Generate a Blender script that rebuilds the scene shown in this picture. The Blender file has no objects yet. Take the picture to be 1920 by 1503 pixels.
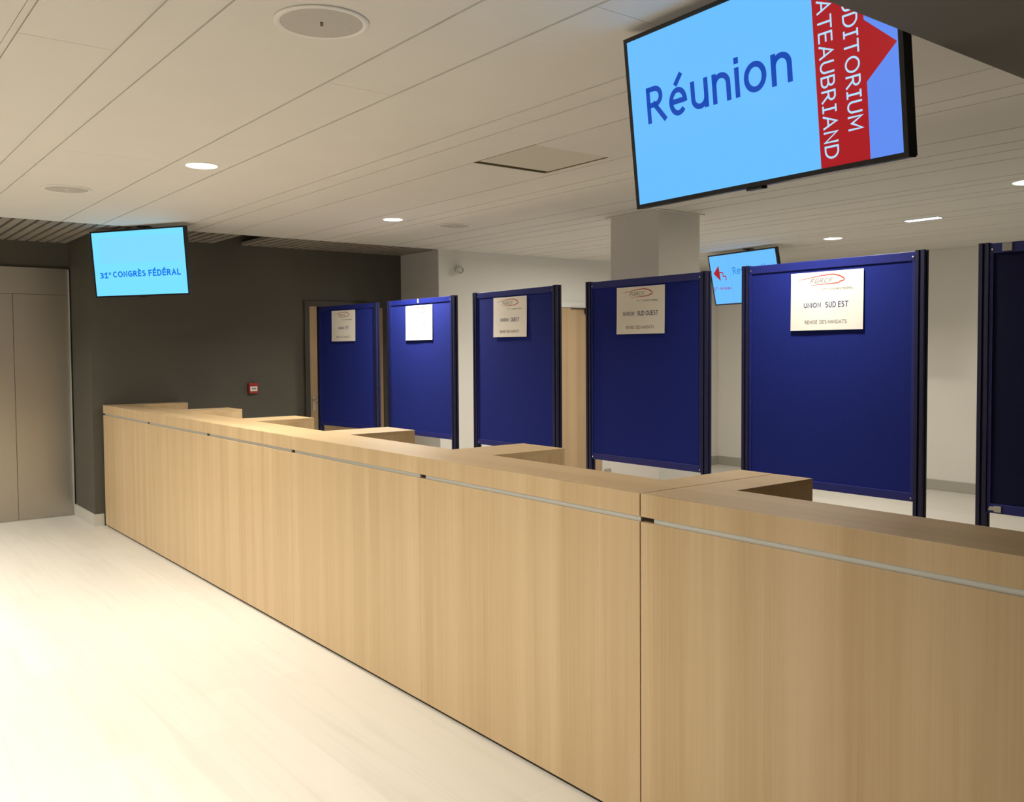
import bpy, bmesh, math, random
from mathutils import Vector, Matrix
random.seed(7)
scene = bpy.context.scene
COL = scene.collection

# ------------------------------------------------------------------ camera, world, exposure
def add_camera():
    yaw, pitch, roll = math.radians(52.27897), math.radians(-2.26438), math.radians(-0.43210)
    fpx, ppx, ppy = 1704.70, -6.4457, -26.9204
    f = Vector((-math.sin(yaw) * math.cos(pitch), math.cos(yaw) * math.cos(pitch), math.sin(pitch)))
    r = Vector((math.cos(yaw), math.sin(yaw), 0))
    u = r.cross(f)
    c, s = math.cos(roll), math.sin(roll)
    r, u = c * r + s * u, c * u - s * r
    cam = bpy.data.cameras.new('camera')
    cam.sensor_fit = 'HORIZONTAL'; cam.sensor_width = 36.0
    cam.lens = fpx / 1920 * 36.0
    cam.shift_x = -ppx / 1920; cam.shift_y = ppy / 1920
    cam.clip_start = 0.05
    o = bpy.data.objects.new('camera', cam)
    o.matrix_world = Matrix(((r.x, u.x, -f.x, 0.0), (r.y, u.y, -f.y, -2.11474), (r.z, u.z, -f.z, 1.56), (0, 0, 0, 1)))
    COL.objects.link(o); scene.camera = o
add_camera()
vs = scene.view_settings
vs.view_transform = 'Standard'; vs.look = 'None'; vs.gamma = 1.0; vs.use_curve_mapping = False
vs.exposure = 0.16
world = bpy.data.worlds.new('world'); scene.world = world; world.use_nodes = True
world.node_tree.nodes['Background'].inputs[0].default_value = (1, 0.9, 0.75, 1)
world.node_tree.nodes['Background'].inputs[1].default_value = 0.02
WARM = (1.0, 0.93, 0.79)
LAMP_W = 30.0        # watts of an ordinary ceiling downlight

# ------------------------------------------------------------------ materials
def srgb(r, g, b):
    def l(c):
        c /= 255.0
        return c / 12.92 if c <= 0.04045 else ((c + 0.055) / 1.055) ** 2.4
    return (l(r), l(g), l(b), 1.0)
class NT:
    def __init__(s, name):
        s.m = bpy.data.materials.new(name); s.m.use_nodes = True
        s.t = s.m.node_tree; s.b = s.t.nodes['Principled BSDF']
    def n(s, kind, **kw):
        x = s.t.nodes.new(kind)
        for k, v in kw.items(): setattr(x, k, v)
        return x
    def l(s, a, b): s.t.links.new(a, b)
def mat(name, rgb, rough=0.6, metal=0.0, spec=0.5, noise=0.0, nscale=20.0, bump=0.0, bscale=200.0):
    T = NT(name); b = T.b
    b.inputs['Base Color'].default_value = rgb; b.inputs['Roughness'].default_value = rough
    b.inputs['Metallic'].default_value = metal; b.inputs['Specular IOR Level'].default_value = spec
    if noise or bump:
        g = T.n('ShaderNodeNewGeometry')
    if noise:
        nz = T.n('ShaderNodeTexNoise'); nz.inputs['Scale'].default_value = nscale; nz.inputs['Detail'].default_value = 4
        T.l(g.outputs['Position'], nz.inputs['Vector'])
        cr = T.n('ShaderNodeValToRGB'); a, c = cr.color_ramp.elements
        a.position, c.position = 0.3, 0.7
        a.color = [x * (1 - noise) for x in rgb[:3]] + [1]; c.color = [min(1, x * (1 + noise)) for x in rgb[:3]] + [1]
        T.l(nz.outputs['Fac'], cr.inputs['Fac']); T.l(cr.outputs['Color'], b.inputs['Base Color'])
    if bump:
        n2 = T.n('ShaderNodeTexNoise'); n2.inputs['Scale'].default_value = bscale; n2.inputs['Detail'].default_value = 3
        T.l(g.outputs['Position'], n2.inputs['Vector'])
        bp = T.n('ShaderNodeBump'); bp.inputs['Strength'].default_value = bump; bp.inputs['Distance'].default_value = 0.002
        T.l(n2.outputs['Fac'], bp.inputs['Height']); T.l(bp.outputs['Normal'], b.inputs['Normal'])
    return T.m
def emit(name, rgb, strength, base=(0.01, 0.01, 0.01, 1), rough=0.12):
    T = NT(name); b = T.b
    b.inputs['Base Color'].default_value = base; b.inputs['Roughness'].default_value = rough
    b.inputs['Specular IOR Level'].default_value = 0.25; b.inputs['Emission Color'].default_value = rgb; b.inputs['Emission Strength'].default_value = strength
    return T.m
def wood(name, dark, mid, light, along, rough=0.42):
    """light ash laminate, grain running along axis `along` (0 x, 1 y, 2 z)"""
    T = NT(name); b = T.b; b.inputs['Roughness'].default_value = rough; b.inputs['Specular IOR Level'].default_value = 0.35
    g = T.n('ShaderNodeNewGeometry')
    def layer(across, al, detail, dist):
        mp = T.n('ShaderNodeMapping'); sc = [across] * 3; sc[along] = al
        mp.inputs['Scale'].default_value = sc
        T.l(g.outputs['Position'], mp.inputs['Vector'])
        nz = T.n('ShaderNodeTexNoise'); nz.inputs['Scale'].default_value = 1.0
        nz.inputs['Detail'].default_value = detail; nz.inputs['Distortion'].default_value = dist
        T.l(mp.outputs['Vector'], nz.inputs['Vector']); return nz.outputs['Fac']
    broad = layer(6.5, 0.10, 4, 0.25); fine = layer(120.0, 1.4, 4, 0.3); cath = layer(22.0, 0.55, 3, 1.2)
    m1 = T.n('ShaderNodeMath', operation='MULTIPLY'); m1.inputs[1].default_value = 0.62; T.l(broad, m1.inputs[0])
    m2 = T.n('ShaderNodeMath', operation='MULTIPLY_ADD'); m2.inputs[1].default_value = 0.18; T.l(fine, m2.inputs[0]); T.l(m1.outputs[0], m2.inputs[2])
    m3 = T.n('ShaderNodeMath', operation='MULTIPLY_ADD'); m3.inputs[1].default_value = 0.20; T.l(cath, m3.inputs[0]); T.l(m2.outputs[0], m3.inputs[2])
    cr = T.n('ShaderNodeValToRGB'); e = cr.color_ramp.elements
    e[0].position, e[0].color = 0.38, dark; e[1].position, e[1].color = 0.62, light
    x = e.new(0.5); x.color = mid
    T.l(m3.outputs[0], cr.inputs['Fac']); T.l(cr.outputs['Color'], b.inputs['Base Color'])
    bp = T.n('ShaderNodeBump'); bp.inputs['Strength'].default_value = 0.08; bp.inputs['Distance'].default_value = 0.001
    T.l(fine, bp.inputs['Height']); T.l(bp.outputs['Normal'], b.inputs['Normal'])
    return T.m
def floor_mat():
    T = NT('whitewashed_plank_vinyl'); b = T.b
    b.inputs['Roughness'].default_value = 0.45; b.inputs['Specular IOR Level'].default_value = 0.3
    g = T.n('ShaderNodeNewGeometry')
    br = T.n('ShaderNodeTexBrick', offset=0.37, squash=1.0)
    br.inputs['Scale'].default_value = 1.0; br.inputs['Brick Width'].default_value = 1.22; br.inputs['Row Height'].default_value = 0.184
    br.inputs['Mortar Size'].default_value = 0.0012; br.inputs['Mortar Smooth'].default_value = 0.3
    br.inputs['Color1'].default_value = (0.69, 0.665, 0.62, 1); br.inputs['Color2'].default_value = (0.66, 0.635, 0.59, 1)
    br.inputs['Mortar'].default_value = (0.62, 0.58, 0.52, 1)
    T.l(g.outputs['Position'], br.inputs['Vector'])
    mp = T.n('ShaderNodeMapping'); mp.inputs['Scale'].default_value = (0.9, 16, 1); T.l(g.outputs['Position'], mp.inputs['Vector'])
    nz = T.n('ShaderNodeTexNoise'); nz.inputs['Scale'].default_value = 1.0; nz.inputs['Detail'].default_value = 6; nz.inputs['Distortion'].default_value = 0.8
    T.l(mp.outputs['Vector'], nz.inputs['Vector'])
    cr = T.n('ShaderNodeValToRGB'); e = cr.color_ramp.elements
    e[0].position, e[0].color = 0.28, (0.93, 0.925, 0.92, 1); e[1].position, e[1].color = 0.5, (1, 1, 1, 1)
    T.l(nz.outputs['Fac'], cr.inputs['Fac'])
    mx = T.n('ShaderNodeMix', data_type='RGBA', blend_type='MULTIPLY'); mx.inputs[0].default_value = 1.0
    T.l(br.outputs['Color'], mx.inputs[6]); T.l(cr.outputs['Color'], mx.inputs[7]); T.l(mx.outputs[2], b.inputs['Base Color'])
    return T.m
def steel_mat():
    T = NT('brushed_stainless_steel'); b = T.b
    b.inputs['Metallic'].default_value = 1.0; b.inputs['Base Color'].default_value = (0.50, 0.47, 0.42, 1)
    g = T.n('ShaderNodeNewGeometry')
    mp = T.n('ShaderNodeMapping'); mp.inputs['Scale'].default_value = (300, 300, 3); T.l(g.outputs['Position'], mp.inputs['Vector'])
    nz = T.n('ShaderNodeTexNoise'); nz.inputs['Scale'].default_value = 1.0; nz.inputs['Detail'].default_value = 3; T.l(mp.outputs['Vector'], nz.inputs['Vector'])
    mr = T.n('ShaderNodeMapRange'); mr.inputs['To Min'].default_value = 0.30; mr.inputs['To Max'].default_value = 0.44
    T.l(nz.outputs['Fac'], mr.inputs['Value']); T.l(mr.outputs['Result'], b.inputs['Roughness'])
    return T.m
def fabric_mat(name, rgb):
    T = NT(name); b = T.b; b.inputs['Roughness'].default_value = 0.85; b.inputs['Specular IOR Level'].default_value = 0.2
    b.inputs['Sheen Weight'].default_value = 0.04; b.inputs['Sheen Roughness'].default_value = 0.4
    b.inputs['Sheen Tint'].default_value = (0.3, 0.4, 1, 1)
    g = T.n('ShaderNodeNewGeometry')
    nz = T.n('ShaderNodeTexNoise'); nz.inputs['Scale'].default_value = 420; nz.inputs['Detail'].default_value = 2; T.l(g.outputs['Position'], nz.inputs['Vector'])
    cr = T.n('ShaderNodeValToRGB'); e = cr.color_ramp.elements
    e[0].position, e[0].color = 0.3, [c * 0.82 for c in rgb[:3]] + [1]; e[1].position, e[1].color = 0.7, [c * 1.15 for c in rgb[:3]] + [1]
    T.l(nz.outputs['Fac'], cr.inputs['Fac']); T.l(cr.outputs['Color'], b.inputs['Base Color'])
    bp = T.n('ShaderNodeBump'); bp.inputs['Strength'].default_value = 0.25; bp.inputs['Distance'].default_value = 0.002
    T.l(nz.outputs['Fac'], bp.inputs['Height']); T.l(bp.outputs['Normal'], b.inputs['Normal'])
    return T.m

M = dict(
    ceiling=mat('white_ceiling_panel', (0.68, 0.66, 0.62, 1), 0.8, noise=0.015, nscale=3, bump=0.05, bscale=400),
    white_wall=mat('white_painted_plaster', (0.76, 0.74, 0.70, 1), 0.75, noise=0.015, nscale=2, bump=0.1, bscale=250),
    grey_wall=mat('light_grey_painted_plaster', (0.42, 0.41, 0.40, 1), 0.75, noise=0.02, nscale=2, bump=0.1, bscale=250),
    dark_wall=mat('dark_taupe_paint', (0.086, 0.080, 0.064, 1), 0.6, noise=0.05, nscale=2, bump=0.1, bscale=250),
    dark_trim=mat('dark_taupe_lacquer', (0.062, 0.057, 0.046, 1), 0.45),
    slat=mat('grey_brown_timber_slat', (0.27, 0.24, 0.20, 1), 0.6, noise=0.12, nscale=9),
    void=mat('black_ceiling_void', (0.02, 0.019, 0.018, 1), 0.9),
    plinth=mat('dark_brown_recess', (0.035, 0.028, 0.018, 1), 0.7),
    alu=mat('satin_pale_aluminium', (0.55, 0.56, 0.54, 1), 0.4, metal=0.35),
    baseboard=mat('pale_grey_baseboard', (0.60, 0.58, 0.54, 1), 0.5),
    soffit=mat('shade_darkened_soffit', (0.14, 0.13, 0.115, 1), 0.85, noise=0.02, nscale=3),  # off-white soffit darkened, its shade is put into the colour
    hatch_gap=mat('olive_brown_metal', (0.20, 0.17, 0.10, 1), 0.7),
    hatch=mat('off_white_painted_metal', (0.58, 0.55, 0.47, 1), 0.6),
    base_grey=mat('grey_green_baseboard', (0.40, 0.39, 0.34, 1), 0.5),
    wood_v=wood('light_ash_laminate_upright', (0.52, 0.365, 0.20, 1), (0.59, 0.43, 0.25, 1), (0.65, 0.485, 0.295, 1), 2),
    wood_x=wood('light_ash_laminate_lengthwise', (0.54, 0.385, 0.215, 1), (0.59, 0.43, 0.245, 1), (0.63, 0.465, 0.275, 1), 0),
    door=wood('light_ash_door_veneer', (0.42, 0.29, 0.17, 1), (0.47, 0.335, 0.20, 1), (0.52, 0.375, 0.23, 1), 2, 0.5),
    floor=floor_mat(), steel=steel_mat(),
    chrome=mat('satin_chrome', (0.7, 0.69, 0.66, 1), 0.25, metal=1.0),
    fabric=fabric_mat('royal_blue_loop_fabric', (0.0085, 0.0185, 0.20, 1)),
    navy=mat('navy_lacquered_aluminium', (0.008, 0.010, 0.055, 1), 0.45, noise=0.05, nscale=30),
    paper=mat('white_paper', (0.80, 0.78, 0.74, 1), 0.7, noise=0.01, nscale=8),
    ink_blue=mat('blue_grey_ink', (0.05, 0.065, 0.20, 1), 0.6), ink_grey=mat('grey_ink', (0.14, 0.14, 0.13, 1), 0.6),
    ink_red=mat('red_ink', (0.48, 0.07, 0.055, 1), 0.6), ink_pale=mat('pale_grey_ink', (0.28, 0.27, 0.26, 1), 0.6),
    black=mat('black_plastic', (0.012, 0.012, 0.013, 1), 0.35), white_plastic=mat('white_plastic', (0.75, 0.74, 0.71, 1), 0.45),
    mesh_white=mat('white_perforated_grille', (0.47, 0.45, 0.42, 1), 0.7, noise=0.25, nscale=700),
    brown=mat('brown_badge', (0.09, 0.07, 0.03, 1), 0.5),
    red_plastic=mat('red_plastic', (0.38, 0.035, 0.03, 1), 0.4),
    lens=emit('lit_warm_lens', (1, 0.93, 0.78, 1), 9.0, (0.8, 0.8, 0.8, 1), 0.4),
    lens_blue=emit('lit_cool_lens', (0.72, 0.82, 1.0, 1), 7.0, (0.8, 0.8, 0.8, 1), 0.4),
    scr=emit('lit_screen_sky_blue', srgb(100, 182, 248), 1.0), scr_pale=emit('lit_screen_pale_blue', srgb(122, 210, 255), 1.0),
    scr_cyan=emit('lit_screen_cyan', srgb(116, 216, 255), 1.0),
    scr_violet=emit('lit_screen_violet_blue', srgb(92, 135, 230), 1.0),
    scr_text=emit('lit_screen_royal_blue', srgb(0, 66, 172), 1.0), scr_bold=emit('lit_screen_strong_blue', srgb(6, 112, 226), 1.0),
    scr_mid=emit('lit_screen_mid_blue', srgb(22, 122, 205), 1.0), scr_red=emit('lit_screen_red', srgb(160, 22, 30), 1.0),
    scr_purple=emit('lit_screen_purple', srgb(150, 50, 140), 1.0), scr_white=emit('lit_screen_letter_pale', srgb(170, 215, 250), 1.0),
    scr_line=emit('lit_screen_grey_line', srgb(88, 150, 205), 1.0),
)

# ------------------------------------------------------------------ mesh helpers
def box(bm, x0, x1, y0, y1, z0, z1, bevel=0.0):
    vs_ = [bm.verts.new((x, y, z)) for x in (x0, x1) for y in (y0, y1) for z in (z0, z1)]
    fs = [bm.faces.new([vs_[i] for i in q]) for q in ((0, 1, 3, 2), (4, 6, 7, 5), (0, 4, 5, 1), (2, 3, 7, 6), (0, 2, 6, 4), (1, 5, 7, 3))]
    if bevel:
        ed = {e for f in fs for e in f.edges}
        bmesh.ops.bevel(bm, geom=list(ed), offset=bevel, segments=2, affect='EDGES', profile=0.5)
def B(*args, **kw):
    bm = bmesh.new(); box(bm, *args, **kw); return bm
def prism(bm, pts, axis, a, b):
    """extrude a closed 2-D outline along an axis (outline uses the other two axes in order)"""
    def v(p, t):
        q = [0, 0, 0]; o = [i for i in range(3) if i != axis]; q[o[0]], q[o[1]] = p; q[axis] = t; return q
    lo = [bm.verts.new(v(p, a)) for p in pts]; hi = [bm.verts.new(v(p, b)) for p in pts]
    n = len(pts)
    bm.faces.new(lo); bm.faces.new(hi[::-1])
    for i in range(n): bm.faces.new((lo[i], hi[i], hi[(i + 1) % n], lo[(i + 1) % n]))
def lathe(bm, prof, segs=48, axis=2, cap0=False, cap1=False):
    rings = []
    for r, h in prof:
        ring = []
        for i in range(segs):
            a = 2 * math.pi * i / segs; c, s = r * math.cos(a), r * math.sin(a)
            ring.append(bm.verts.new((c, s, h) if axis == 2 else ((h, c, s) if axis == 0 else (c, h, s))))
        rings.append(ring)
    for p, q in zip(rings, rings[1:]):
        for i in range(segs): bm.faces.new((p[i], p[(i + 1) % segs], q[(i + 1) % segs], q[i]))
    if cap0: bm.faces.new(rings[0])
    if cap1: bm.faces.new(rings[-1])
def obj(name, bm, m, parent=None, loc=None, smooth=False):
    bmesh.ops.recalc_face_normals(bm, faces=bm.faces[:])
    me = bpy.data.meshes.new(name); bm.to_mesh(me); bm.free()
    me.materials.append(m)
    if smooth:
        for p in me.polygons: p.use_smooth = True
        me.set_sharp_from_angle(angle=math.radians(35))
    o = bpy.data.objects.new(name, me); COL.objects.link(o)
    if parent: o.parent = parent
    if loc: o.location = loc
    return o
def thing(name, label, cat, loc=(0, 0, 0), rotz=0.0, group=None):
    o = bpy.data.objects.new(name, None); COL.objects.link(o); o.empty_display_size = 0.1
    o.location = loc; o.rotation_euler = (0, 0, rotz)
    return tag(o, label, cat, group)
def tag(o, label, cat, group=None):
    o['label'] = label; o['category'] = cat
    if group: o['group'] = group
    return o
def struct(name, bm, m, smooth=False):
    o = obj(name, bm, m, smooth=smooth); o['kind'] = 'structure'; return o

# ------------------------------------------------------------------ lettering: a drawn sans-serif stroke alphabet
def arc(cx, cy, rx, ry, a0, a1, n=14):
    return [(cx + rx * math.cos(math.radians(a0 + (a1 - a0) * i / n)), cy + ry * math.sin(math.radians(a0 + (a1 - a0) * i / n))) for i in range(n + 1)]
def spl(p, n=6):
    q = [p[0]] + p + [p[-1]]; out = []
    for i in range(1, len(q) - 2):
        for k in range(n):
            t = k / n
            out.append(tuple(0.5 * (2 * q[i][j] + (q[i + 1][j] - q[i - 1][j]) * t + (2 * q[i - 1][j] - 5 * q[i][j] + 4 * q[i + 1][j] - q[i + 2][j]) * t * t
                             + (3 * q[i][j] - q[i - 1][j] - 3 * q[i + 1][j] + q[i + 2][j]) * t ** 3) for j in (0, 1)))
    return out + [p[-1]]
E_ = [[(0, 0), (0, 1)], [(0, 1), (0.52, 1)], [(0, 0.53), (0.48, 0.53)], [(0, 0), (0.52, 0)]]
e_ = [[(0.02, 0.37), (0.58, 0.37)] + arc(0.3, 0.36, 0.29, 0.36, 2, 318, 20)]
GL = {
 'A': [[(0, 0), (0.36, 1), (0.72, 0)], [(0.12, 0.33), (0.60, 0.33)]],
 'B': [[(0, 0), (0, 1)], [(0, 1), (0.28, 1)] + arc(0.28, 0.765, 0.25, 0.235, 90, -90) + [(0, 0.53)], [(0, 0.53), (0.32, 0.53)] + arc(0.32, 0.265, 0.28, 0.265, 90, -90) + [(0, 0)]],
 'C': [arc(0.42, 0.5, 0.42, 0.5, 48, 312, 24)],
 'D': [[(0, 0), (0, 1)], [(0, 1), (0.26, 1)] + arc(0.26, 0.5, 0.44, 0.5, 90, -90, 18) + [(0, 0)]],
 'E': E_, '\u00c9': E_ + [[(0.20, 1.14), (0.38, 1.36)]], '\u00c8': E_ + [[(0.32, 1.14), (0.14, 1.36)]],
 'F': [[(0, 0), (0, 1)], [(0, 1), (0.5, 1)], [(0, 0.52), (0.46, 0.52)]],
 'G': [arc(0.42, 0.5, 0.42, 0.5, 48, 312, 24) + [(0.76, 0.16), (0.76, 0.47), (0.44, 0.47)]],
 'H': [[(0, 0), (0, 1)], [(0.62, 0), (0.62, 1)], [(0, 0.52), (0.62, 0.52)]],
 'I': [[(0.15, 0), (0.15, 1)]], 'I|': [[(0.15, 0), (0.15, 1)], [(-0.02, 1), (0.32, 1)], [(-0.02, 0), (0.32, 0)]],
 'L': [[(0, 1), (0, 0)], [(0, 0), (0.48, 0)]],
 'M': [[(0, 0), (0, 1), (0.38, 0.22), (0.76, 1), (0.76, 0)]],
 'N': [[(0, 0), (0, 1), (0.6, 0), (0.6, 1)]],
 'O': [arc(0.44, 0.5, 0.44, 0.5, 0, 360, 30)],
 'R': [[(0, 0), (0, 1)], [(0, 1), (0.28, 1)] + arc(0.28, 0.745, 0.26, 0.255, 90, -90) + [(0, 0.49)], [(0.26, 0.49), (0.64, 0)]],
 'S': [spl([(0.53, 0.90), (0.30, 1.0), (0.06, 0.86), (0.07, 0.65), (0.30, 0.53), (0.52, 0.41), (0.56, 0.18), (0.30, 0.0), (0.01, 0.10)])],
 'T': [[(0.33, 0), (0.33, 1)], [(-0.02, 1), (0.68, 1)]],
 'U': [[(0, 1)] + arc(0.31, 0.33, 0.31, 0.33, 180, 360) + [(0.62, 1)]],
 '3': [arc(0.25, 0.76, 0.25, 0.24, 140, -90), [(0.16, 0.52)] + arc(0.25, 0.26, 0.29, 0.26, 90, -145)],
 '1': [[(0.26, 0), (0.26, 1)], [(0.26, 0.98), (0.04, 0.84)], [(0.04, 0), (0.48, 0)]],
 'a': [spl([(0.07, 0.66), (0.27, 0.73), (0.46, 0.62), (0.49, 0.42)]) + [(0.49, 0)], [(0.49, 0.42), (0.30, 0.41)] + arc(0.24, 0.205, 0.23, 0.205, 90, 300) + [(0.49, 0.16)]],
 'e': e_, '\u00e9': e_ + [[(0.28, 0.95), (0.42, 1.12)]], '\u00e8': e_ + [[(0.35, 0.86), (0.17, 1.10)]],
 'i': [[(0, 0), (0, 0.71)], [(0, 0.98), (0, 1.00)]],
 'm': [[(0, 0), (0, 0.73)], [(0, 0.45)] + arc(0.22, 0.47, 0.22, 0.25, 180, 0) + [(0.44, 0)], [(0.44, 0.45)] + arc(0.66, 0.47, 0.22, 0.25, 180, 0) + [(0.88, 0)]],
 'n': [[(0, 0), (0, 0.73)], [(0, 0.43)] + arc(0.26, 0.45, 0.26, 0.27, 180, 0) + [(0.52, 0)]],
 'o': [arc(0.31, 0.36, 0.31, 0.36, 0, 360, 26)],
 'r': [[(0, 0), (0, 0.73)], [(0, 0.45)] + arc(0.24, 0.45, 0.24, 0.26, 180, 80)],
 's': [spl([(0.42, 0.66), (0.24, 0.73), (0.05, 0.62), (0.08, 0.46), (0.25, 0.38), (0.42, 0.30), (0.44, 0.12), (0.24, 0.0), (0.01, 0.07)])],
 't': [[(0.16, 0.96), (0.16, 0.2)] + arc(0.32, 0.18, 0.16, 0.18, 180, 285), [(0, 0.70), (0.40, 0.70)]],
 'u': [[(0, 0.73)] + arc(0.26, 0.27, 0.26, 0.27, 180, 360) + [(0.52, 0.3)], [(0.52, 0.73), (0.52, 0)]],
 'v': [[(0, 0.73), (0.28, 0), (0.56, 0.73)]],
}
def glyphs(body, weight=0.13, shear=0.0, slab=False, track=0.16):
    """flat ribbon mesh (vertices, faces) of a line of writing, capitals one unit high"""
    V, F, x = [], [], 0.0
    for ch in body:
        if ch == ' ': x += 0.36; continue
        lines = GL['I|' if (ch == 'I' and slab) else ch]
        lo = min(p[0] for l in lines for p in l); hi = max(p[0] for l in lines for p in l)
        for line in lines:
            P = [Vector((p[0] - lo + x, p[1])) for p in line]
            P = [p for i, p in enumerate(P) if i == 0 or (p - P[i - 1]).length > 1e-4]
            closed = (P[0] - P[-1]).length < 1e-3
            if not closed:                                   # run the ends out by half a stroke at straight ends
                for end, nxt in ((0, 1), (-1, -2)):
                    d = (P[end] - P[nxt]); L_ = d.length; d = d.normalized()
                    if L_ < 0.09 and len(P) > 2: continue                     # leave curved ends alone
                    P[end] = P[end] + d * weight * 0.5 / (abs(d.y) if abs(d.y) > 0.5 else 1.0)
            k0 = len(V); n = len(P)
            for i in range(n):
                a = P[i - 1] if i else (P[-2] if closed else None); c = P[i + 1] if i < n - 1 else (P[1] if closed else None)
                d1 = (P[i] - a).normalized() if a is not None else None; d2 = (c - P[i]).normalized() if c is not None else None
                if d1 is None: d1 = d2
                if d2 is None: d2 = d1
                n1, n2 = Vector((-d1.y, d1.x)), Vector((-d2.y, d2.x)); m = n1 + n2
                m = m.normalized() if m.length > 1e-6 else n1
                w = weight * 0.5 / max(0.45, m.dot(n1))
                for sgn in (1, -1): q = P[i] + m * w * sgn; V.append((q.x + shear * q.y, q.y))
            for i in range(n - 1): F.append((k0 + 2 * i, k0 + 2 * i + 1, k0 + 2 * i + 3, k0 + 2 * i + 2))
        x += hi - lo + weight + track
    return V, F
def put_text(bm, data, u0, u1, v0, v1, n, turned=False):
    """fit flat lettering into the rectangle u0..u1, v0..v1 of a sheet lying in local x/z, facing -y"""
    V, F = data
    if turned: V = [(p[1], -p[0]) for p in V]
    a0, a1 = min(p[0] for p in V), max(p[0] for p in V); b0, b1 = min(p[1] for p in V), max(p[1] for p in V)
    vv = [bm.verts.new((u0 + (p[0] - a0) / (a1 - a0) * (u1 - u0), -n, v0 + (p[1] - b0) / (b1 - b0) * (v1 - v0))) for p in V]
    for f in F:
        try: bm.faces.new([vv[i] for i in f])
        except ValueError: pass
def flat(bm, pts, n):
    bm.faces.new([bm.verts.new((u, -n, v)) for u, v in pts])
def stroke(bm, pts, ws, n):
    """ribbon along a polyline with per-point widths, flat on a sheet"""
    P = [Vector(p) for p in pts]; L, R = [], []
    for i, p in enumerate(P):
        d = (P[min(i + 1, len(P) - 1)] - P[max(i - 1, 0)]).normalized(); k = Vector((-d.y, d.x)) * ws[i] / 2
        L.append(bm.verts.new((p.x + k.x, -n, p.y + k.y))); R.append(bm.verts.new((p.x - k.x, -n, p.y - k.y)))
    for i in range(len(P) - 1): bm.faces.new((L[i], L[i + 1], R[i + 1], R[i]))

# ------------------------------------------------------------------ setting
XD, XW, XE = -8.755, -7.995, -9.53       # dark wall, white wall, lift wall
YB, YF, YR, YC = 7.66, -5.2, -0.08, 3.155
XR, ZC, SOF_X, SOF_Z = 3.0, 2.622, -1.138, 2.30
struct('floor', B(XE - 0.2, XR + 0.2, YF - 0.2, YB + 0.2, -0.10, 0.0), M['floor'])
struct('wall_lift', B(XE - 0.2, XE, YF, YR, 0, 2.80), M['dark_wall'])
struct('wall_recess', B(XE - 0.2, XD, YR, YR + 0.2, 0, 2.80), M['dark_wall'])
struct('wall_left', B(XD - 0.2, XD, YR + 0.2, YC, 0, 2.80), M['dark_wall'])
struct('wall_return', B(XD, XW - 0.004, YC, YC + 0.2, 0, 2.80), M['white_wall'])
bm = bmesh.new(); box(bm, XW - 0.2, XW, YC + 0.2, YB, 0, 2.80); box(bm, XW - 0.004, XW, YC, YC + 0.2, 0, 2.80)
struct('wall_white', bm, M['white_wall'])
struct('wall_back', B(XW - 0.2, XR, YB, YB + 0.2, 0, 2.80), M['white_wall'])
struct('wall_right', B(XR, XR + 0.2, YF, YB, 0, 2.80), M['dark_wall'])
struct('wall_front', B(XE - 0.2, XR, YF - 0.2, YF, 0, 2.80), M['grey_wall'])
# white plank ceiling, open joints between the planks, square opening for the access hatch
HX0, HX1, HY0, HY1 = -4.22, -3.665, 0.91, 1.44
def slab(bm, x0, x1, y0, y1, z0, z1):
    """box with the hatch opening cut out of it"""
    if y1 <= HY0 or y0 >= HY1 or x1 <= HX0 or x0 >= HX1: box(bm, x0, x1, y0, y1, z0, z1); return
    box(bm, x0, HX0, y0, y1, z0, z1); box(bm, HX1, x1, y0, y1, z0, z1)
    if y0 < HY0: box(bm, HX0, HX1, y0, HY0, z0, z1)
    if y1 > HY1: box(bm, HX0, HX1, HY1, y1, z0, z1)
joints = [YF, -4.9, -4.6, -4.44, -3.84, -3.53, -2.93, -2.78, -2.46, -1.86, -1.54, -1.222, -1.06, -0.455, -0.15, 0.441, 0.595, 0.907, 1.50, 1.807, 1.968,
          2.572, 2.873, 3.08, 3.318, 3.83, 4.00, 4.30, 4.50, 5.03, 5.33, 5.49, 6.09, 6.39, 6.54, 7.14, YB]
ends = [-3.306, -2.09, -3.30, -5.9, -2.09, -4.6]
bm = bmesh.new()
slab(bm, -8.0, SOF_X, YF, YB, ZC + 0.007, ZC + 0.05)
box(bm, -8.0, SOF_X, -1.5505, -1.5295, ZC + 0.003, ZC + 0.010)
for i, (a, b) in enumerate(zip(joints, joints[1:])):
    g = 0.006 if abs(a + 1.54) > 0.01 else 0.014
    g2 = 0.006 if abs(b + 1.54) > 0.01 else 0.014
    e = {13: -3.306, 14: -2.09, 15: -2.09, 12: -5.2, 10: -3.4}.get(i)
    if e: slab(bm, -8.0, e - 0.001, a + g, b - g2, ZC, ZC + 0.012); slab(bm, e + 0.001, SOF_X, a + g, b - g2, ZC, ZC + 0.012)
    else: slab(bm, -8.0, SOF_X, a + g, b - g2, ZC, ZC + 0.012)
box(bm, -8.004, -8.0, YF, YC, ZC, ZC + 0.06)
struct('ceiling', bm, M['ceiling'])
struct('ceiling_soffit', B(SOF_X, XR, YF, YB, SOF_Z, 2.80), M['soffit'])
# slatted ceiling over the lift lobby
bm = bmesh.new(); y = YF + 0.02
while y < YC - 0.05:
    if not (1.02 < y < 1.3): box(bm, XE, -8.006, y, y + 0.062, ZC - 0.002, ZC + 0.028)
    y += 0.088
struct('ceiling_slatted', bm, M['slat'])
struct('ceiling_void', B(XE, -8.006, YF, YC, ZC + 0.12, ZC + 0.15), M['void'])
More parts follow.
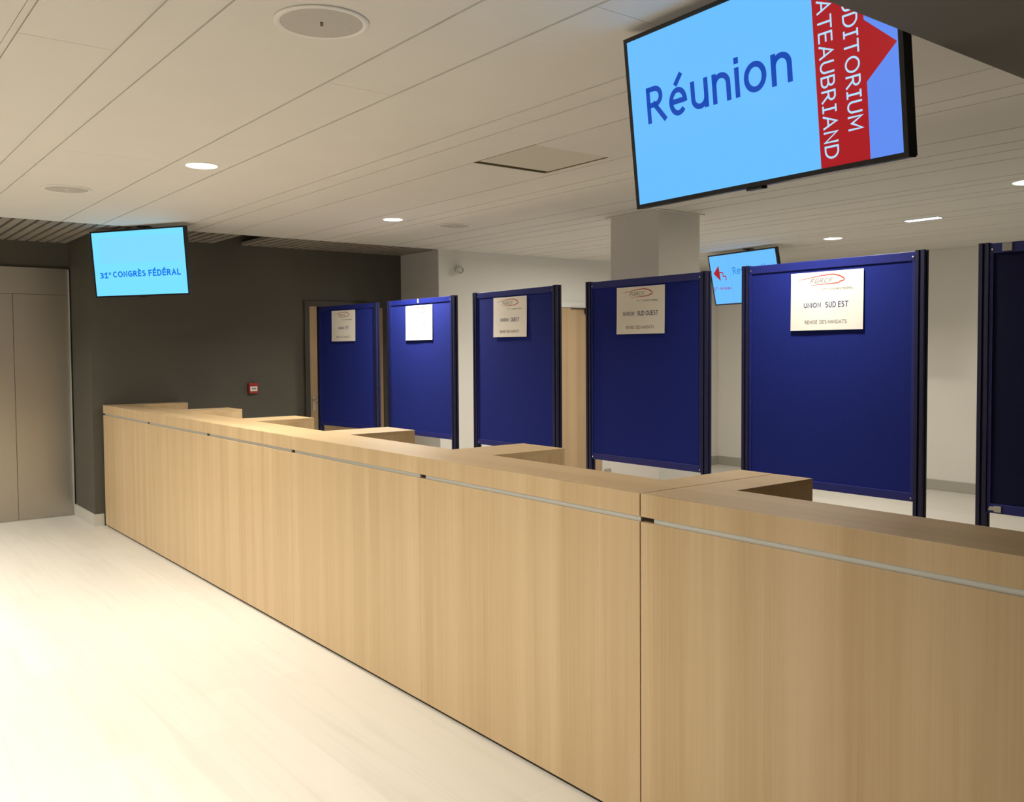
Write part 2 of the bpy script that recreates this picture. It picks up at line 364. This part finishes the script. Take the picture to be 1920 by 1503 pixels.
# hatch
hz = ZC + 0.042
t = thing('access_hatch', 'square flush access hatch sunk in the white plank ceiling left of the large screen', 'ceiling hatch', ((HX0 + HX1) / 2, (HY0 + HY1) / 2, hz))
w2, d2 = (HX1 - HX0) / 2, (HY1 - HY0) / 2
obj('hatch_panel', B(-w2 + 0.036, w2 - 0.002, -d2 + 0.002, d2 - 0.008, -0.0375, -0.020, bevel=0.001), M['hatch'], t)
bm = bmesh.new()
box(bm, -w2, -w2 + 0.006, -d2, d2, -0.041, 0.006); box(bm, w2 - 0.0015, w2, -d2, d2, -0.041, 0.006)
box(bm, -w2 + 0.006, w2 - 0.0015, -d2, -d2 + 0.0015, -0.041, 0.006); box(bm, -w2 + 0.006, w2 - 0.0015, d2 - 0.004, d2, -0.041, 0.006)
box(bm, -w2 + 0.006, w2 - 0.0015, -d2 + 0.0015, d2 - 0.004, -0.004, 0.004)
obj('frame', bm, M['hatch_gap'], t)
# column with a shallow shadow trim under the ceiling
bm = bmesh.new(); CX0, CX1, CY0, CY1 = -5.304, -4.785, 3.037, 3.505
struct('wall_column', B(CX0, CX1, CY0, CY1, 0, ZC), M['white_wall'])
struct('trim_1', B(CX0 - 0.03, CX1 + 0.03, CY0 - 0.03, CY1 + 0.03, ZC - 0.008, ZC - 0.0005), M['ceiling'])
# baseboards
struct('baseboard_back', B(XW, XR, YB - 0.014, YB, 0, 0.115, bevel=0.003), M['base_grey'])
struct('baseboard_white', B(XW, XW + 0.014, 5.53, YB - 0.014, 0, 0.115, bevel=0.003), M['base_grey'])
bm = bmesh.new(); box(bm, XE, XD + 0.012, YR - 0.012, YR, 0, 0.11); box(bm, XD, XD + 0.012, YR, -0.004, 0, 0.11)
struct('baseboard_left', bm, M['baseboard'])
# door in the dark wall (door_1)
d = struct('door_1', B(XD, XD + 0.012, 2.04, 2.91, 0.006, 2.036), M['door'])
bm = bmesh.new(); x0, x1 = XD, XD + 0.02
box(bm, x0, x1, 1.985, 2.038, 0, 2.09); box(bm, x0, x1, 2.912, 3.01, 0, 2.09); box(bm, x0, x1, 2.038, 2.912, 2.038, 2.09)
obj('frame', bm, M['dark_trim'], d)
bm = bmesh.new(); box(bm, XD + 0.012, XD + 0.018, 2.062, 2.087, 0.95, 1.10); box(bm, XD + 0.018, XD + 0.055, 2.068, 2.082, 1.053, 1.067); box(bm, XD + 0.045, XD + 0.06, 2.068, 2.20, 1.053, 1.067, bevel=0.003)
obj('handle', bm, M['chrome'], d)
# door in the white wall (door_2)
d = struct('door_2', B(XW, XW + 0.012, 4.57, 5.475, 0.006, 2.055), M['door'])
bm = bmesh.new(); x0, x1 = XW, XW + 0.03
box(bm, x0, x1, 4.50, 4.568, 0, 2.12); box(bm, x0, x1, 5.477, 5.50, 0, 2.12); box(bm, x0, x1, 4.50, 5.50, 2.058, 2.12)
obj('frame', bm, M['white_plastic'], d)
bm = bmesh.new(); box(bm, XW + 0.012, XW + 0.065, 5.215, 5.44, 1.985, 2.045, bevel=0.004)
cl = obj('closer', bm, M['white_plastic'], d)
bm = bmesh.new(); box(bm, XW + 0.03, XW + 0.05, 4.98, 5.21, 2.046, 2.056); box(bm, XW + 0.03, XW + 0.06, 5.19, 5.212, 1.99, 2.056)
obj('arm', bm, M['plinth'], cl)
bm = bmesh.new(); box(bm, XW + 0.012, XW + 0.05, 4.64, 4.66, 1.04, 1.06); box(bm, XW + 0.04, XW + 0.055, 4.64, 4.77, 1.043, 1.057, bevel=0.003)
obj('handle', bm, M['chrome'], d)
# lift doors (door_3): frame is the structure, two sliding leaves
bm = bmesh.new(); x0, x1 = XE, XE + 0.03
box(bm, x0, x1, -1.22, -0.093, 2.125, 2.372); box(bm, x0, x1, -1.22, -1.055, 0, 2.125)
d = struct('door_3', bm, M['steel'])
for a, b in ((-1.050, -0.5735), (-0.5705, -0.100)):
    obj('sliding_leaf', B(XE, XE + 0.018, a, b, 0.006, 2.122, bevel=0.001), M['steel'], d)
bm = bmesh.new(); box(bm, XE, XE + 0.055, -0.099, -0.0915, 0, 2.36)
obj('jamb_edge', bm, M['alu'], d)
obj('threshold', B(XE, XE + 0.05, -1.05, -0.10, 0, 0.005), M['alu'], d)

# ------------------------------------------------------------------ reception counter: six equal units
S0, PITCH, H = -8.717, 1.3342, 1.0975
GAPS = [0.0, 0.0008, 0.002, 0.0014, 0.0007, 0.005, 0.002]
unit_labels = [
    'ash counter unit butting against the dark wall, farthest from the viewer',
    'ash counter unit next to the one at the dark wall, red call point above it',
    'ash counter unit third from the dark wall, its thin left joint running to the floor',
    'ash counter unit fourth from the dark wall, in front of the UNION OUEST board',
    'ash counter unit ending at the wide open vertical joint, in front of the south-west board',
    'nearest ash counter unit, right of the wide open joint and cut by the picture edge']
for i in range(6):
    xa = S0 + i * PITCH; xb = xa + PITCH; ga, gb = GAPS[i] / 2, GAPS[i + 1] / 2
    t = thing('reception_counter', unit_labels[i], 'counter', (xa, 0, 0), 0, 'units of the long reception counter')
    a, b = ga, PITCH - gb
    obj('front_panel', B(a, b, 0, 0.019, 0.016, 1.006, bevel=0.0008), M['wood_v'], t)
    obj('plinth', B(a, b, 0.012, 0.05, 0, 0.016), M['plinth'], t)
    obj('fascia', B(a, b, 0, 0.0188, 1.023, H, bevel=0.0008), M['wood_v'], t)
    bm = bmesh.new(); box(bm, a + 0.045 + (0.008 if i == 5 else 0), b, 0.006, 0.019, 1.006, 1.023)
    obj('inlay_strip', bm, M['alu'], t)
    obj('gap_end', B(a, a + 0.045, 0.017, 0.019, 1.0062, 1.0228), M['plinth'], t)
    # U-shaped top: front shelf and a half return at each end
    bm = bmesh.new()
    out = [(a, 0.019), (b, 0.019), (b, 0.71), (b - 0.157, 0.71), (b - 0.157, 0.285), (a + 0.157, 0.285), (a + 0.157, 0.71), (a, 0.71)]
    prism(bm, out, 2, H - 0.019, H)
    obj('worktop', bm, M['wood_x'], t)
    for s0, s1 in ((a, a + 0.157), (b - 0.157, b)):
        obj('return_panel', B(s0, s1, 0.285, 0.7095, 0, H - 0.0192), M['wood_v'], t)
    obj('back_panel', B(a + 0.157, b - 0.157, 0.266, 0.2848, 0, H - 0.0192), M['wood_v'], t)

# ------------------------------------------------------------------ exhibition boards
PW, PZT, PZB = 0.9947, 2.0, 0.8547
def post_outline():
    h, s, d = 0.021, 0.005, 0.010
    side = [(-h, -h), (-s, -h), (-s, -h + d), (s, -h + d), (s, -h)]
    pts = []
    for k in range(4):
        c, q = math.cos(k * math.pi / 2), math.sin(k * math.pi / 2)
        pts += [(x * c - y * q, x * q + y * c) for x, y in side]
    return pts
def make_board():
    t = thing('exhibition_board', '', 'display board', (0, 0, 0), 0, 'blue exhibition boards behind the counter')
    for x in (0.021, PW - 0.021):
        bm = bmesh.new(); prism(bm, [(x + p[0], p[1]) for p in post_outline()], 2, 0.004, PZT)
        po = obj('post', bm, M['navy'], t)
        bm = bmesh.new(); lathe(bm, [(0.001, 0.012), (0.10, 0.010), (0.115, 0.004), (0.115, 0.0)], 32, cap0=True, cap1=True)
        for v in bm.verts: v.co.x += x
        obj('foot_plate', bm, M['navy'], po, smooth=True)
    x0, x1 = 0.0425, PW - 0.0425
    obj('board', B(x0 + 0.016, x1 - 0.016, -0.009, 0.009, PZB + 0.04, PZT - 0.046), M['fabric'], t)
    obj('top_rail', B(x0, x1, -0.014, 0.014, PZT - 0.046, PZT - 0.004, bevel=0.002), M['navy_rail'], t)
    obj('bottom_rail', B(x0, x1, -0.014, 0.014, PZB, PZB + 0.04, bevel=0.002), M['navy_rail'], t)
    for a in (x0, x1 - 0.016):
        obj('stile', B(a, a + 0.016, -0.014, 0.014, PZB + 0.04, PZT - 0.046), M['navy_rail'], t)
    for x in (x0 + 0.012, x1 - 0.012):
        for z in (PZB + 0.016, PZT - 0.03):
            bm = bmesh.new(); lathe(bm, [(0.0045, -0.0142), (0.0045, -0.0165), (0.002, -0.018)], 14, axis=1, cap0=True, cap1=True)
            for v in bm.verts: v.co.x += x; v.co.z += z
            obj('screw', bm, M['chrome'], t)
    return t
M['navy_rail'] = mat('blue_lacquered_rail', (0.010, 0.018, 0.18, 1), 0.4, noise=0.04, nscale=40)
def copy_tree(o, parent=None):
    c = o.copy(); COL.objects.link(c)
    if parent: c.parent = parent
    for ch in [k for k in bpy.data.objects if k.parent == o]: copy_tree(ch, c)
    return c
spots = [(-1.85, 1.872, 0.6), (-3.092, 1.877, 0.75), (-4.367, 1.920, 0.44), (-5.637, 1.927, -0.9), (-6.931, 1.931, 1.45), (-8.135, 1.848, 5.44)]
board_labels = ['near-black exhibition board without a notice, cut by the right picture edge',
    'blue exhibition board carrying the UNION SUD EST notice, widest in view',
    'dark blue exhibition board carrying the UNION SUD OUEST notice',
    'blue exhibition board carrying the UNION OUEST notice in the middle of the row',
    'brightly lit blue exhibition board carrying the UNION NORD notice',
    'dark blue exhibition board before the wooden door, far left of the row']
proto = make_board(); boards = []
for k, (x, y, a) in enumerate(spots):
    boards.append(proto if k == 0 else copy_tree(proto))
for o, (x, y, a), lab in zip(boards, spots, board_labels):
    o.location = (x, y, 0); o.rotation_euler = (0, 0, math.radians(a)); o['label'] = lab
for ch in [k for k in bpy.data.objects if k.parent == boards[0]]:      # nearest board gets a darker copy of the blue fabric
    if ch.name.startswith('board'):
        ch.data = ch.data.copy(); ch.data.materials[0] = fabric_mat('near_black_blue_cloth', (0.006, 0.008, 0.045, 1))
# clamp brackets of the nearest dark board and the white tape on the lit one
bm = bmesh.new(); box(bm, 0.075, 0.105, -0.019, -0.0145, PZB + 0.006, PZB + 0.032, bevel=0.001)
box(bm, 0.055, 0.075, -0.017, -0.0145, PZB + 0.012, PZB + 0.028); obj('clamp', bm, M['alu'], boards[0])
obj('clamp', B(0.095, 0.135, -0.019, -0.0145, PZT - 0.04, PZT - 0.006, bevel=0.001), M['grey_wall'], boards[0])
obj('tape', B(0.474, 0.488, -0.0155, -0.0145, PZT - 0.038, PZT - 0.004), M['paper'], boards[4])

# ------------------------------------------------------------------ notices taped to the boards
def notice(board, spot, u0, z0, tilt, union, short, label):
    x, y, a = spot; a = math.radians(a); w, h, n = 0.398, 0.288, 0.0135
    ox, oy = x + u0 * math.cos(a) + n * math.sin(a), y + u0 * math.sin(a) - n * math.cos(a)
    t = thing('notice', label, 'notice', (ox, oy, z0), a, 'paper notices on the blue boards')
    t.rotation_euler = (0, math.radians(tilt), a)
    bm = bmesh.new(); N = 16
    rows = []
    for k in range(N + 1):
        s = k / N; v = h * s; lift = 0.004 * (1 - s) ** 2 + 0.0006
        rows.append([bm.verts.new((w * q, -lift - 0.001 * math.sin(6 * q + s), v)) for q in [j_ / 12 for j_ in range(13)]])
    for p, q in zip(rows, rows[1:]):
        for j in range(12): bm.faces.new((p[j], p[j + 1], q[j + 1], q[j]))
    e = bmesh.ops.extrude_face_region(bm, geom=bm.faces[:])
    for v in e['geom']:
        if isinstance(v, bmesh.types.BMVert): v.co.y += 0.0006
    sh = obj('sheet', bm, M['paper'], t, smooth=True)
    nn = 0.0
    def lay(bm):
        for v in bm.verts:
            s_ = v.co.z / h; q_ = v.co.x / w
            v.co.y = -(0.004 * (1 - s_) ** 2 + 0.0006) - 0.001 * math.sin(6 * q_ + s_) - 0.0004
        return bm
    for nm, body, r0, r1 in (('union_word', 'UNION', short[0], short[0] + 0.095), ('region_word', union, short[1], short[2])):
        bm = bmesh.new(); put_text(bm, glyphs(body, 0.20), r0, r1, 0.110, 0.139, nn)
        obj(nm, lay(bm), M['ink_blue'], sh)
    bm = bmesh.new(); put_text(bm, glyphs('REMISE  DES MANDATS', 0.16), 0.083, 0.312, 0.030, 0.051, nn)
    obj('caption', lay(bm), M['ink_grey'], sh)
    bm = bmesh.new(); put_text(bm, glyphs('31'), 0.172, 0.185, 0.195, 0.2065, nn); put_text(bm, glyphs('ème'), 0.187, 0.206, 0.202, 0.208, nn)
    put_text(bm, glyphs('CONGRES FEDERAL', 0.18), 0.216, 0.344, 0.195, 0.2065, nn)
    obj('subtitle', lay(bm), M['ink_grey'], sh)
    bm = bmesh.new()
    stroke(bm, [(0.04, 0.252), (0.10, 0.259), (0.17, 0.269), (0.235, 0.272), (0.27, 0.264), (0.294, 0.25), (0.297, 0.242), (0.288, 0.237), (0.274, 0.236), (0.267, 0.229), (0.20, 0.226), (0.115, 0.224)],
           [0.0012, 0.003, 0.0045, 0.006, 0.0065, 0.007, 0.007, 0.006, 0.006, 0.0055, 0.0035, 0.0015], nn)
    obj('logo_outline', lay(bm), M['ink_red'], sh)
    bm = bmesh.new(); put_text(bm, glyphs('FGRCF', 0.2, 0.35), 0.108, 0.238, 0.231, 0.256, nn)
    obj('logo_letters', lay(bm), M['ink_pale'], sh)
S = spots
notice(boards[1], S[1], 0.301, 1.650, 0.0, 'SUD EST', (0.076, 0.196, 0.320), 'white A3 notice reading UNION SUD EST on the widest blue board')
notice(boards[2], S[2], 0.278, 1.657, 0.2, 'SUD OUEST', (0.056, 0.176, 0.345), 'shaded paper notice reading UNION SUD OUEST on its dark blue board')
notice(boards[3], S[3], 0.261, 1.659, 0.2, 'OUEST', (0.089, 0.211, 0.309), 'paper notice reading UNION OUEST on the blue board in mid row')
notice(boards[4], S[4], 0.293, 1.653, -0.2, 'NORD', (0.098, 0.216, 0.304), 'glaringly lit paper notice reading UNION NORD on the bright blue board')
notice(boards[5], S[5], 0.258, 1.660, 0.1, 'EST', (0.118, 0.233, 0.286), 'small dim paper notice reading UNION EST on the farthest left board')

# ------------------------------------------------------------------ ceiling screens
def make_screen(label, centre, yaw, tilt, group='hanging information screens'):
    W2, H2, SU, SV = 0.497, 0.279, 0.4835, 0.2655
    t = thing('information_screen', label, 'screen', centre, yaw, group)
    t.rotation_euler = Matrix.Rotation(yaw, 3, 'Z').to_4x4().to_3x3().__matmul__(Matrix.Rotation(tilt, 3, 'X')).to_euler()
    bm = bmesh.new()
    for q in ((-W2, W2, SV, H2), (-W2, W2, -H2, -SV), (-W2, -SU, -SV, SV), (SU, W2, -SV, SV)):
        box(bm, q[0], q[1], -0.002, 0.03, q[2], q[3])
    obj('bezel', bm, M['black'], t)
    bm = bmesh.new(); box(bm, -W2 + 0.004, W2 - 0.004, 0.0302, 0.042, -H2 + 0.004, H2 - 0.004); box(bm, -W2 + 0.13, W2 - 0.13, 0.042, 0.062, -H2 + 0.05, H2 - 0.06, bevel=0.006)
    box(bm, -0.03, 0.03, 0.004, 0.03, -H2 - 0.008, -H2, bevel=0.002)
    obj('rear_housing', bm, M['black'], t)
    # ceiling mount: pole straight up to a plate under the ceiling
    R = Matrix.Rotation(yaw, 3, 'Z') @ Matrix.Rotation(tilt, 3, 'X'); inv = R.inverted()
    top = inv @ Vector((0, 0, ZC - 0.001 - centre[2]))
    bm = bmesh.new(); bh = Vector((0, 0.085, 0.10)); wb = Vector(centre) + R @ bh
    up = ZC - 0.002 - wb.z
    tmp = bmesh.new(); lathe(tmp, [(0.018, -0.05), (0.018, up - 0.008)], 20, cap0=True, cap1=True); lathe(tmp, [(0.06, up - 0.008), (0.06, up)], 24, cap0=True, cap1=True)
    for v in tmp.verts: v.co = inv @ v.co + bh
    me = bpy.data.meshes.new('tmp'); tmp.to_mesh(me); tmp.free(); bm.from_mesh(me); bpy.data.meshes.remove(me)
    box(bm, -0.10, 0.10, 0.062, 0.07, 0.0, 0.18); box(bm, -0.03, 0.03, 0.07, 0.10, 0.04, 0.12)
    obj('ceiling_mount', bm, M['black'], t)
    return t, SU, SV
rad = math.radians
def display(t, SU, SV, m):
    return obj('display', B(-SU, SU, 0.0005, 0.02, -SV, SV), m, t)
# the large one in front
t, SU, SV = make_screen('large hanging screen in the foreground showing Réunion and a red auditorium arrow', (-1.694, 0.079, 2.313), rad(-3.2), rad(6.2))
dsp = display(t, SU, SV, M['scr'])
bm = bmesh.new(); flat(bm, [(0.24, -SV), (SU, -SV), (SU, SV), (0.24, SV)], 0.0000); obj('side_field', bm, M['scr_violet'], dsp)
bm = bmesh.new(); flat(bm, [(0.2393, -SV), (0.3895, -SV), (0.3915, -0.070), (0.4800, 0.0070), (0.3915, 0.084), (0.3895, SV), (0.2393, SV)], 0.0006); obj('arrow', bm, M['scr_red'], dsp)
bm = bmesh.new(); put_text(bm, glyphs('Réunion', 0.165), -0.4110, 0.1655, -0.019, 0.118, 0.0008); obj('word', bm, M['scr_text'], dsp)
bm = bmesh.new(); put_text(bm, glyphs('CHATEAUBRIAND', 0.13, slab=True), 0.2510, 0.3015, -0.2445, 0.250, 0.0012, True); obj('room_name', bm, M['scr_white'], dsp)
bm = bmesh.new(); put_text(bm, glyphs('AUDITORIUM', 0.13, slab=True), 0.3285, 0.3775, -0.184, 0.192, 0.0012, True); obj('room_kind', bm, M['scr_white'], dsp)
# the far one by the lift
t, SU, SV = make_screen('hanging screen near the lift showing 31e CONGRÈS FÉDÉRAL', (-7.892, 0.109, 2.315), rad(31.2), rad(5.4))
dsp = display(t, SU, SV, M['scr_cyan'])
bm = bmesh.new(); flat(bm, [(-0.415, 0.003), (0.465, 0.003), (0.465, 0.222), (-0.415, 0.222)], 0.0002); obj('picture_field', bm, M['scr_pale'], dsp)
for nm, bits in (('ordinal', (('31', 0.25, -0.4300, -0.340, -0.1185, -0.066), ('e', 0.17, -0.333, -0.305, -0.094, -0.067))), ('event_word', (('CONGRÈS', 0.26, -0.287, 0.063, -0.1195, -0.046),)), ('event_kind', (('FÉDÉRAL', 0.26, 0.092, 0.424, -0.1185, -0.044),))):
    bm = bmesh.new()
    for tx, wt, q0, q1, q2, q3 in bits: put_text(bm, glyphs(tx, wt), q0, q1, q2, q3, 0.0008)
    obj(nm, bm, M['scr_bold'], dsp)
# the one behind the boards
t, SU, SV = make_screen('hanging screen behind the boards with a red arrow and 1er niveau', (-6.138, 5.81, 2.317), rad(-7.6), rad(12.2))
dsp = display(t, SU, SV, M['scr'])
bm = bmesh.new(); flat(bm, [(-0.449, 0.0755), (-0.354, -0.012), (-0.354, 0.159)], 0.0006)
stroke(bm, [(-0.354, 0.079), (-0.300, 0.079)], [0.013, 0.013], 0.0007); stroke(bm, [(-0.306, 0.0724), (-0.306, 0.030)], [0.012, 0.012], 0.0007)
stroke(bm, [(-0.2999, 0.036), (-0.262, 0.036)], [0.013, 0.013], 0.0007); stroke(bm, [(-0.268, 0.0294), (-0.268, -0.010)], [0.012, 0.012], 0.0007)
obj('stair_arrow', bm, M['scr_red'], dsp)
bm = bmesh.new(); put_text(bm, glyphs('1', 0.2), -0.473, -0.452, -0.113, -0.076, 0.0008); put_text(bm, glyphs('er', 0.14), -0.446, -0.412, -0.093, -0.075, 0.0008); put_text(bm, glyphs('niveau', 0.2), -0.385, -0.215, -0.113, -0.076, 0.0008)
obj('level_words', bm, M['scr_purple'], dsp)
bm = bmesh.new(); flat(bm, [(-0.1945, -SV), (-0.1915, -SV), (-0.1915, SV), (-0.1945, SV)], 0.0006); obj('dividing_line', bm, M['scr_line'], dsp)
bm = bmesh.new(); put_text(bm, glyphs('Restauration', 0.15), -0.151, 0.435, 0.042, 0.1235, 0.0008); obj('word', bm, M['scr_mid'], dsp)

# ------------------------------------------------------------------ lamps
def downlight(x, y, label, r=0.085, watts=None, spread=120, group='recessed ceiling downlights'):
    t = thing('downlight', label, 'ceiling light', (x, y, ZC), 0, group)
    bm = bmesh.new(); lathe(bm, [(r + 0.010, -0.0002), (r + 0.010, -0.003), (r + 0.002, -0.007), (r, -0.006), (r - 0.002, -0.001)], 40)
    obj('trim_ring', bm, M['white_plastic'], t, smooth=True)
    bm = bmesh.new(); lathe(bm, [(r - 0.001, -0.001), (r - 0.001, -0.0035)], 40, cap0=True, cap1=True)
    obj('lens', bm, M['lens'], t)
    ld = bpy.data.lights.new('lamp', 'AREA'); ld.shape = 'DISK'; ld.size = r * 1.9; ld.energy = watts or LAMP_W; ld.color = WARM; ld.spread = rad(spread)
    o = bpy.data.objects.new('lamp', ld); COL.objects.link(o); o.parent = t; o.location = (0, 0, -0.009)
    return t
downlight(-5.163, -0.305, 'round glowing downlight over the counter, nearest the lift screen', 0.086, LAMP_W * 0.92, 140)
downlight(-6.371, 1.652, 'round glowing downlight above the brightly lit UNION NORD board', 0.078, LAMP_W * 1.35, 142)
downlight(-5.062, 5.775, 'round glowing downlight above the UNION SUD EST board at the back', 0.085, LAMP_W * 0.42, 135)
downlight(-2.60, 4.155, 'bright downlight cut by the right picture edge', 0.105, LAMP_W * 1.05, 175)
downlight(-2.62, 1.54, 'downlight hidden behind the large screen, over the UNION SUD EST board', 0.08, LAMP_W * 0.5)
downlight(-6.30, 4.55, 'added downlight, unseen behind the square white column', 0.085, LAMP_W * 1.25, 175)  # unseen lamp added to brighten the white wall and back area
for x, y, k, w in ((-2.6, -2.1, 1.7, 'nearest the viewer'), (-4.3, -2.9, 0.75, 'over the middle of the open floor'), (-6.3, -2.5, 1.6, 'over the floor toward the lift'), (-8.2, -2.2, 1.35, 'just before the lift lobby')):
    downlight(x, y, 'added downlight out of view, ' + w, 0.085, LAMP_W * k, 140)  # unseen lamps added to brighten the open floor and counter fronts
# slim cool slot light
t = thing('slot_light', 'slim bluish-white slot light in the ceiling above the widest board', 'ceiling light', (-3.885, 5.24, ZC))
bm = bmesh.new(); box(bm, -0.15, 0.15, -0.045, 0.045, -0.004, -0.0003, bevel=0.001); obj('frame', bm, M['white_plastic'], t)
obj('diffuser', B(-0.14, 0.14, -0.035, 0.035, -0.0065, -0.0042), M['lens_blue'], t)

# ------------------------------------------------------------------ ceiling loudspeakers
def speaker(x, y, r, label, badge):
    t = thing('ceiling_speaker', label, 'loudspeaker', (x, y, ZC), 0, 'round ceiling loudspeakers')
    bm = bmesh.new(); lathe(bm, [(r, -0.0002), (r, -0.004), (r - 0.004, -0.007), (r - 0.016, -0.0075), (r - 0.021, -0.005), (r - 0.022, -0.0004)], 64)
    obj('rim', bm, M['white_plastic'], t, smooth=True)
    bm = bmesh.new(); lathe(bm, [(0.0005, -0.0062), (r * 0.5, -0.0058), (r - 0.022, -0.0045), (r - 0.022, -0.0004)], 64, cap0=True, cap1=True)
    obj('grille', bm, M['mesh_white'], t, smooth=True)
    b = obj('badge', B(-0.016, 0.016, -0.0045, 0.0045, -0.0085, -0.0058), badge, t); b.rotation_euler = (0, 0, rad(153))
    return t
speaker(-2.715, -0.765, 0.152, 'large round ceiling loudspeaker with a tiny dark badge, nearest the viewer', M['brown'])
speaker(-6.403, -0.748, 0.150, 'round white ceiling loudspeaker near the left picture edge', M['white_plastic'])
speaker(-6.400, 2.270, 0.147, 'round white ceiling loudspeaker beside the downlight over the boards', M['white_plastic'])

# ------------------------------------------------------------------ small wall fittings
t = thing('wall_detector', 'small round white detector high on the white wall by the corner', 'detector', (XW, 3.40, 2.421))
bm = bmesh.new(); lathe(bm, [(0.032, 0.0), (0.032, 0.012), (0.016, 0.014), (0.014, 0.03)], 28, axis=0, cap0=True, cap1=True); obj('base', bm, M['white_plastic'], t, smooth=True)
bm = bmesh.new(); lathe(bm, [(0.040, 0.0), (0.045, 0.01), (0.045, 0.07), (0.041, 0.075), (0.036, 0.075), (0.034, 0.06)], 32, axis=0, cap0=True)
h = obj('barrel', bm, M['white_plastic'], t, (0.03, 0, 0), smooth=True)
bm = bmesh.new(); lathe(bm, [(0.034, 0.06), (0.026, 0.068), (0.0005, 0.072)], 32, axis=0, cap0=True, cap1=True)
obj('lens', bm, M['ceiling'], h, smooth=True)
h.rotation_euler = (0, rad(10), rad(-28))
t = thing('fire_call_point', 'small red fire alarm call point on the dark wall', 'alarm', (XD, 1.414, 1.205))
obj('housing', B(0, 0.045, -0.047, 0.047, -0.052, 0.052, bevel=0.005), M['red_plastic'], t)
f = obj('front_plate', B(0.045, 0.048, -0.036, 0.036, -0.028, 0.018), M['paper'], t)
bm = bmesh.new(); box(bm, 0.048, 0.0485, -0.022, 0.022, -0.009, 0.001); obj('imprint', bm, M['ink_grey'], f)
